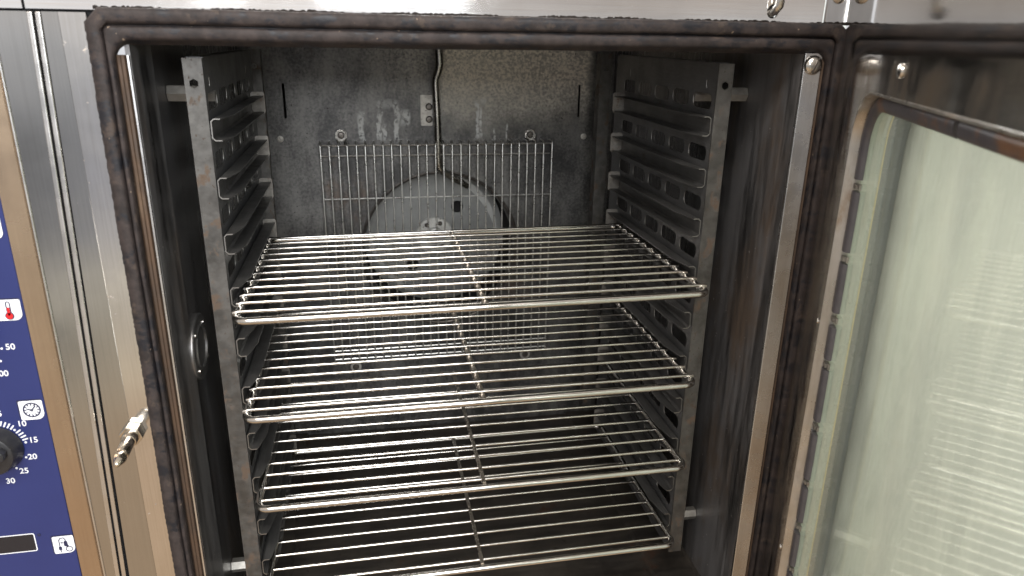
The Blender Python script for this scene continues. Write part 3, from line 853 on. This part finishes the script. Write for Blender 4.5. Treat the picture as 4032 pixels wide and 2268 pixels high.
# ------------------------------------------------------------------ the door
ANG = -0.41122743
HN = Vector((.38365, -.0042, 0)); SD = Vector((math.sin(ANG), -math.cos(ANG), 0)); ND = Vector((math.cos(ANG), math.sin(ANG), 0))
def DF(off=0.0):                         # (along the door, height, depth towards its outer side)
    return lambda a, b, c: HN + SD * a + Vector((0, 0, b)) + ND * (off + c)
door = link('oven_door', plate([(.004, -.56), (.76, -.56), (.76, .43), (.004, .43)], [rrect(.1110, .7010, -.4960, .2380, .050, 10)], .0025, DF(0)), M['door'], oven)
bm = bmesh.new()                          # door tray: outer skin edges
bx(bm, .004, .007, -.56, .43, .003, .070, DF(0)); bx(bm, .757, .76, -.56, .43, .003, .070, DF(0))
bx(bm, .007, .757, .427, .43, .003, .070, DF(0)); bx(bm, .007, .757, -.56, -.557, .003, .070, DF(0))
link('door_edge', done(bm, 'door_edge'), M['fascia'], door)
link('door_outer_skin', plate([(.0075, -.5565), (.7565, -.5565), (.7565, .4265), (.0075, .4265)], [rrect(.116, .696, -.491, .233, .0468, 10)], .002, DF(.066)), M['fascia'], door)


def frame_ring(loops, mat, name, jitter=0.0):
    """closed ring swept through rounded rectangles (s0, s1, z0, z1, depth, radius)"""
    bm = bmesh.new(); rings = []
    for s0, s1, z0, z1, w, r in loops:
        rings.append([bm.verts.new(DF(0)(a, b, w)) for a, b in rrect(s0, s1, z0, z1, r, 10)])
    n = len(rings[0])
    for A, B in zip(rings, rings[1:] + rings[:1]):
        for i in range(n): bm.faces.new((A[i], A[(i + 1) % n], B[(i + 1) % n], B[i]))
    return link(name, done(bm, name, True, 40), mat, door)


frame_ring([(.1105, .7015, -.4965, .2385, .0000, .051), (.1108, .7012, -.4962, .2382, -.0008, .051), (.1125, .6995, -.4945, .2366, -.0010, .050), (.1135, .6985, -.4935, .2356, .0004, .049), (.1150, .6970, -.4920, .2340, .0112, .047), (.1150, .6970, -.4920, .2340, .0140, .047), (.1105, .7015, -.4965, .2385, .0140, .051)], M['rim'], 'window_rim')
# rubber seal in pieces with small clips in the gaps
prof = [(0, .0128), (0, .0085), (.0022, .0070), (.0078, .0070), (.0110, .0086), (.0122, .0108), (.0122, .0128)]
path = rrect(.1153, .6967, -.4917, .2337, .0468, 10)
dense = []
for i in range(len(path)):
    A, B = path[i], path[(i + 1) % len(path)]; L = math.hypot(B[0] - A[0], B[1] - A[1]); n_ = max(1, int(L / .004))
    dense += [(A[0] + (B[0] - A[0]) * j / n_, A[1] + (B[1] - A[1]) * j / n_) for j in range(n_)]
cen = (.406, -.109)
gaps = [(.1153, z, .0046) for z in (.1475, .0749, .0097, -.0416, -.1153, -.1847, -.2435, -.3020, -.3720)] + [(.353, .2337, .0022)]
runs, cur = [], []
for p in dense + dense[:1]:
    if any(abs(p[0] - gx) < .012 and abs(p[1] - gz_) < gw for gx, gz_, gw in gaps if gx < .3) or any(abs(p[0] - gx) < gw and p[1] > .2 for gx, gz_, gw in gaps if gx > .3):
        if len(cur) > 2: runs.append(cur)
        cur = []
    else: cur.append(p)
if len(cur) > 2: runs.append(cur)
for run in runs:
    bm = bmesh.new(); rings = []
    for i, p in enumerate(run):
        a, b = run[max(0, i - 1)], run[min(len(run) - 1, i + 1)]
        t = Vector((b[0] - a[0], b[1] - a[1])).normalized(); nn = Vector((-t.y, t.x))
        wob = .0001 * math.sin(i * .25) + random.uniform(-.00004, .00004)
        rings.append([bm.verts.new(DF(0)(p[0] + nn.x * u, p[1] + nn.y * u, w + wob)) for u, w in prof])
    for A, B in zip(rings, rings[1:]):
        for i in range(len(prof)): bm.faces.new((A[i], A[(i + 1) % len(prof)], B[(i + 1) % len(prof)], B[i]))
    bm.faces.new(rings[0]); bm.faces.new(rings[-1][::-1])
    link('window_seal', done(bm, 'window_seal', True, 50), M['rubber'], door)
for gx, gz_, gw in gaps[:-1]:
    bm = bmesh.new(); bx(bm, .1155, .1250, gz_ - .0020, gz_ + .0020, .0080, .0126, DF(0))
    bx(bm, .1252, .1275, gz_ - .0032, gz_ + .0032, .0105, .0127, DF(0))
    link('seal_clip', done(bm, 'seal_clip'), M['stop'], door)
link('inner_glass_pane', plate(rrect(.1152, .6968, -.4918, .2338, .0468, 10), [], .004, DF(.0130)), M['glass_in'], door)
link('outer_glass_pane', plate(rrect(.1152, .6968, -.4918, .2338, .0468, 10), [], .004, DF(.048)), M['glass_out'], door)
# the side walls of the gap between the panes: pale strip, brass coloured bead, blue grey strip
def gap_wall(w0, w1, ds, mat, name):
    o_ = (.1140 - ds, .6980 + ds, -.4930 - ds, .2350 + ds); i_ = (.1150 + ds, .6970 - ds, -.4920 + ds, .2340 - ds)
    frame_ring([(*o_, w0, .048), (*i_, w0, .0465), (*i_, w1, .0465), (*o_, w1, .048)], mat, name)
gap_wall(.0142, .0296, 0, M['pale_strip'], 'pane_spacer')
gap_wall(.0298, .0310, .0006, M['spacer_bar'], 'spacer_bead')
gap_wall(.0312, .0476, 0, M['grey_strip'], 'pane_spacer')
link('door_screw_or_glint', lathe_me([(.0060, 0), (.0056, -.0016), (.0035, -.003), (0, -.0035)], 20, lambda a, b, h: DF(0)(.236 + a, .2590 + b, h)), M['bolt'], door)  # added stud standing in for a bright reflected spot on the door
for z in (-.002, -.292):
    link('door_screw_or_glint', lathe_me([(.0030, 0), (.0026, -.0012), (0, -.0018)], 16, lambda a, b, h: DF(0)(.098 + a, z + b, h)), M['bolt'], door)

# ------------------------------------------------------------------ hanging side racks
PITCH = .0598; ZL4 = -.0045
def guide_z(k): return ZL4 + (4 - k) * PITCH          # top of the lower lip of guide k
def side_rack(sgn, label):
    root = empty('side_rack', (sgn * .280, .26, -.405), label, 'oven rack', 'hanging side racks in the oven')
    X = lambda v: sgn * v
    # panel with five round-cornered slots above every guide
    holes = []
    for kk in range(1, 11):
        z = guide_z(kk) + .0365
        for j in range(5):
            y0 = .060 + j * .0615
            holes.append(rrect(y0, y0 + .0485, z - .0085, z + .0092, .0068, 5))
    holes.append(rrect(.074, .077, .226, .236, .0012, 3)); holes.append(rrect(.330, .333, .226, .236, .0012, 3))
    F_ = lambda a, b, c: Vector((X(.2720 + c), a, b))
    sp_ = link('side_panel', plate([(.051, -.402), (.392, -.402), (.392, .2540), (.051, .2540)], holes, .0012, F_), M['panel'], root)
    sp_.data.materials.append(M['edge'])
    for p in sp_.data.polygons: p.material_index = 1 if abs(p.normal.x) < .5 else 0
    bm = bmesh.new()
    bx(bm, .2725, .2880, .058, .385, .2541, .2553, lambda a, b, c: Vector((X(a), b, c)))
    link('panel_flange', done(bm, 'flange'), M['panel'], root)
    for y, xi, xo, zt in ((.050, .2718, .2900, .2545), (.465, .2680, .2870, .2545)):
        face = plate([(xi, -.404), (xo, -.404), (xo, zt), (xi, zt)], [circle((xi + xo) / 2 + .0005, .2305, .0046, 6, math.pi / 6)], .0015, lambda a, b, c, y=y: Vector((X(a), y - .0016 + c, b)))
        bm = bmesh.new(); bm.from_mesh(face)
        dirs = 1 if y < .2 else 1
        bx(bm, xo - .0015, xo, y, y + .020, -.404, zt, lambda a, b, c: Vector((X(a), b, c)))
        bx(bm, xi, xi + .0015, y, y + (.0009 if y < .2 else .020), -.404, zt, lambda a, b, c: Vector((X(a), b, c)))
        o = link('front_upright' if y < .2 else 'rear_upright', done(bm, 'upright'), M['upright'], root)
    for kk in range(1, 11):
        zb = guide_z(kk); zt = zb + .0215
        # C-shaped runner: web with an upper and a lower lip, lips cut back at the front
        bm = bmesh.new()
        sec = []
        for y, lw in ((.0525, .0095), (.058, .0115), (.090, .0172), (.344, .0172)):
            w, tkn = .2712, .0011
            pts = [(w - lw, zt), (w - .003, zt), (w, zt - .003), (w, zb + .003 - .0011), (w - .003, zb - .0011), (w - lw, zb - .0011),
                   (w - lw, zb), (w - .0034, zb), (w - tkn, zb + .0022), (w - tkn, zt - .0034), (w - .0034, zt - tkn), (w - lw, zt - tkn)]
            sec.append([bm.verts.new((X(a), y, b)) for a, b in pts])
        for A, B in zip(sec, sec[1:]):
            n_ = len(A)
            for i in range(n_): bm.faces.new((A[i], A[(i + 1) % n_], B[(i + 1) % n_], B[i]))
        for S_ in (sec[0], sec[-1]):
            for q in ((0, 1, 10, 11), (1, 2, 9, 10), (2, 3, 8, 9), (3, 4, 7, 8), (4, 5, 6, 7)): bm.faces.new([S_[i] for i in q])
        gd = link('guide_rail', done(bm, 'guide_rail'), M['guide'], root)
        gd.data.materials.append(M['edge'])
        for p in gd.data.polygons:
            if p.normal.y < -.6 and abs(p.normal.z) < .3: p.material_index = 1
        pts = rrect(.2525, .2708, zb - .003, zt + .005, .003, 4)
        link('end_stop', plate(pts, [], .0014, lambda a, b, c: Vector((X(a), .3455 + c, b))), M['stop'], gd)
    wallx = .3214 if sgn < 0 else .3424
    for y, z in ((.1143, .2165), (.120, -.398)):
        bm = bmesh.new()
        prism(bm, [(.0092 * math.cos(math.radians(60 * i)), .0092 * math.sin(math.radians(60 * i))) for i in range(6)], wallx - .2735,
              lambda a, b, c: Vector((X(.2735 + c), y + a, z + b)))
        link('hex_spacer', done(bm, 'hex_spacer'), M['spacer'], root)
    return root
side_rack(-1, 'slotted steel side rack hung against the cavity wall beside the latch pin and control panel')
side_rack(1, 'slotted steel side rack hung against the cavity wall on the open door side')

# ------------------------------------------------------------------ wire shelves
HW, DP, RF, RW = .2648, .327, .0041, .0020
def frame_path(r):
    pts = []
    hw, y0, y1 = HW - RF, RF, DP - RF
    for cx, cy, a0 in ((hw - r, y1 - r, 0), (-hw + r, y1 - r, 90), (-hw + r, y0 + r, 180), (hw - r, y0 + r, 270)):
        for i in range(7):
            a = math.radians(a0 + 15 * i); pts.append((cx + r * math.cos(a), cy + r * math.sin(a), 0))
    return pts
def shelf(kind, loc, roll, yaw, label):
    root = empty('wire_shelf', loc, label, 'oven shelf', 'wire shelves stacked in the oven')
    root.rotation_euler = (0, roll, yaw)
    def add(name, me, mat):
        o = bpy.data.objects.new(name, me); COL.objects.link(o); o.parent = root
        if not me.materials: me.materials.append(mat)
        return o
    add('shelf_frame', tube_me(frame_path(.013), RF, 14, True), M['shelf'])
    if kind == 0:
        zw = RF + .0012
        wm = tube_me([(-HW + .0008, 0, zw - .0012), (-HW + .006, 0, zw), (-.12, 0, zw), (0, 0, zw + .0002), (.12, 0, zw), (HW - .006, 0, zw), (HW - .0008, 0, zw - .0012)], RW, 10)
        for i in range(12):
            o = add('shelf_wire', wm, M['shelf']); o.location = (0, .0192 + .0265 * i + random.uniform(-.0005, .0005), random.uniform(-.0003, .0003))
            o.rotation_euler = (0, 0, random.uniform(-.0012, .0012))
        # cross rod below the wires, welded between front and back of the frame
        add('cross_rod', tube_me([(.0010, RF, .0004), (.0008, .16, .0004), (.0002, DP - RF, .0004)], .0039, 12), M['crossbar'])
    else:
        wm = tube_me([(-HW + 2 * RF - .001, 0, .0012), (0, 0, .0010), (HW - 2 * RF + .001, 0, .0012)], RW, 10)
        for i in range(11):
            o = add('shelf_wire', wm, M['shelf']); o.location = (0, .0195 + .0263 * i + random.uniform(-.0005, .0005), random.uniform(-.0003, .0003))
            o.rotation_euler = (0, 0, random.uniform(-.0012, .0012))
        add('cross_rod', box(-.0008, .0040, 2 * RF - .0015, DP - 2 * RF + .0015, .0016, .0052, .0006), M['crossbar'])
    return root
shelf(0, (.0008, -.0090, .0003), -.0060, .0, 'topmost wire shelf, close set wires over a round cross rod, in front of the fan')
shelf(0, (-.0010, -.0045, -.1172), -.0020, .0, 'second wire shelf from the top, close set wires over a round cross rod')
shelf(1, (.0003, .0, -.2357), .0020, .0, 'third wire shelf from the top, wires inside its frame under a flat dark cross bar')
shelf(1, (-.0005, .0065, -.3597), .0, .0, 'lowest wire shelf, flat dark cross bar, just above the burnt oven floor')
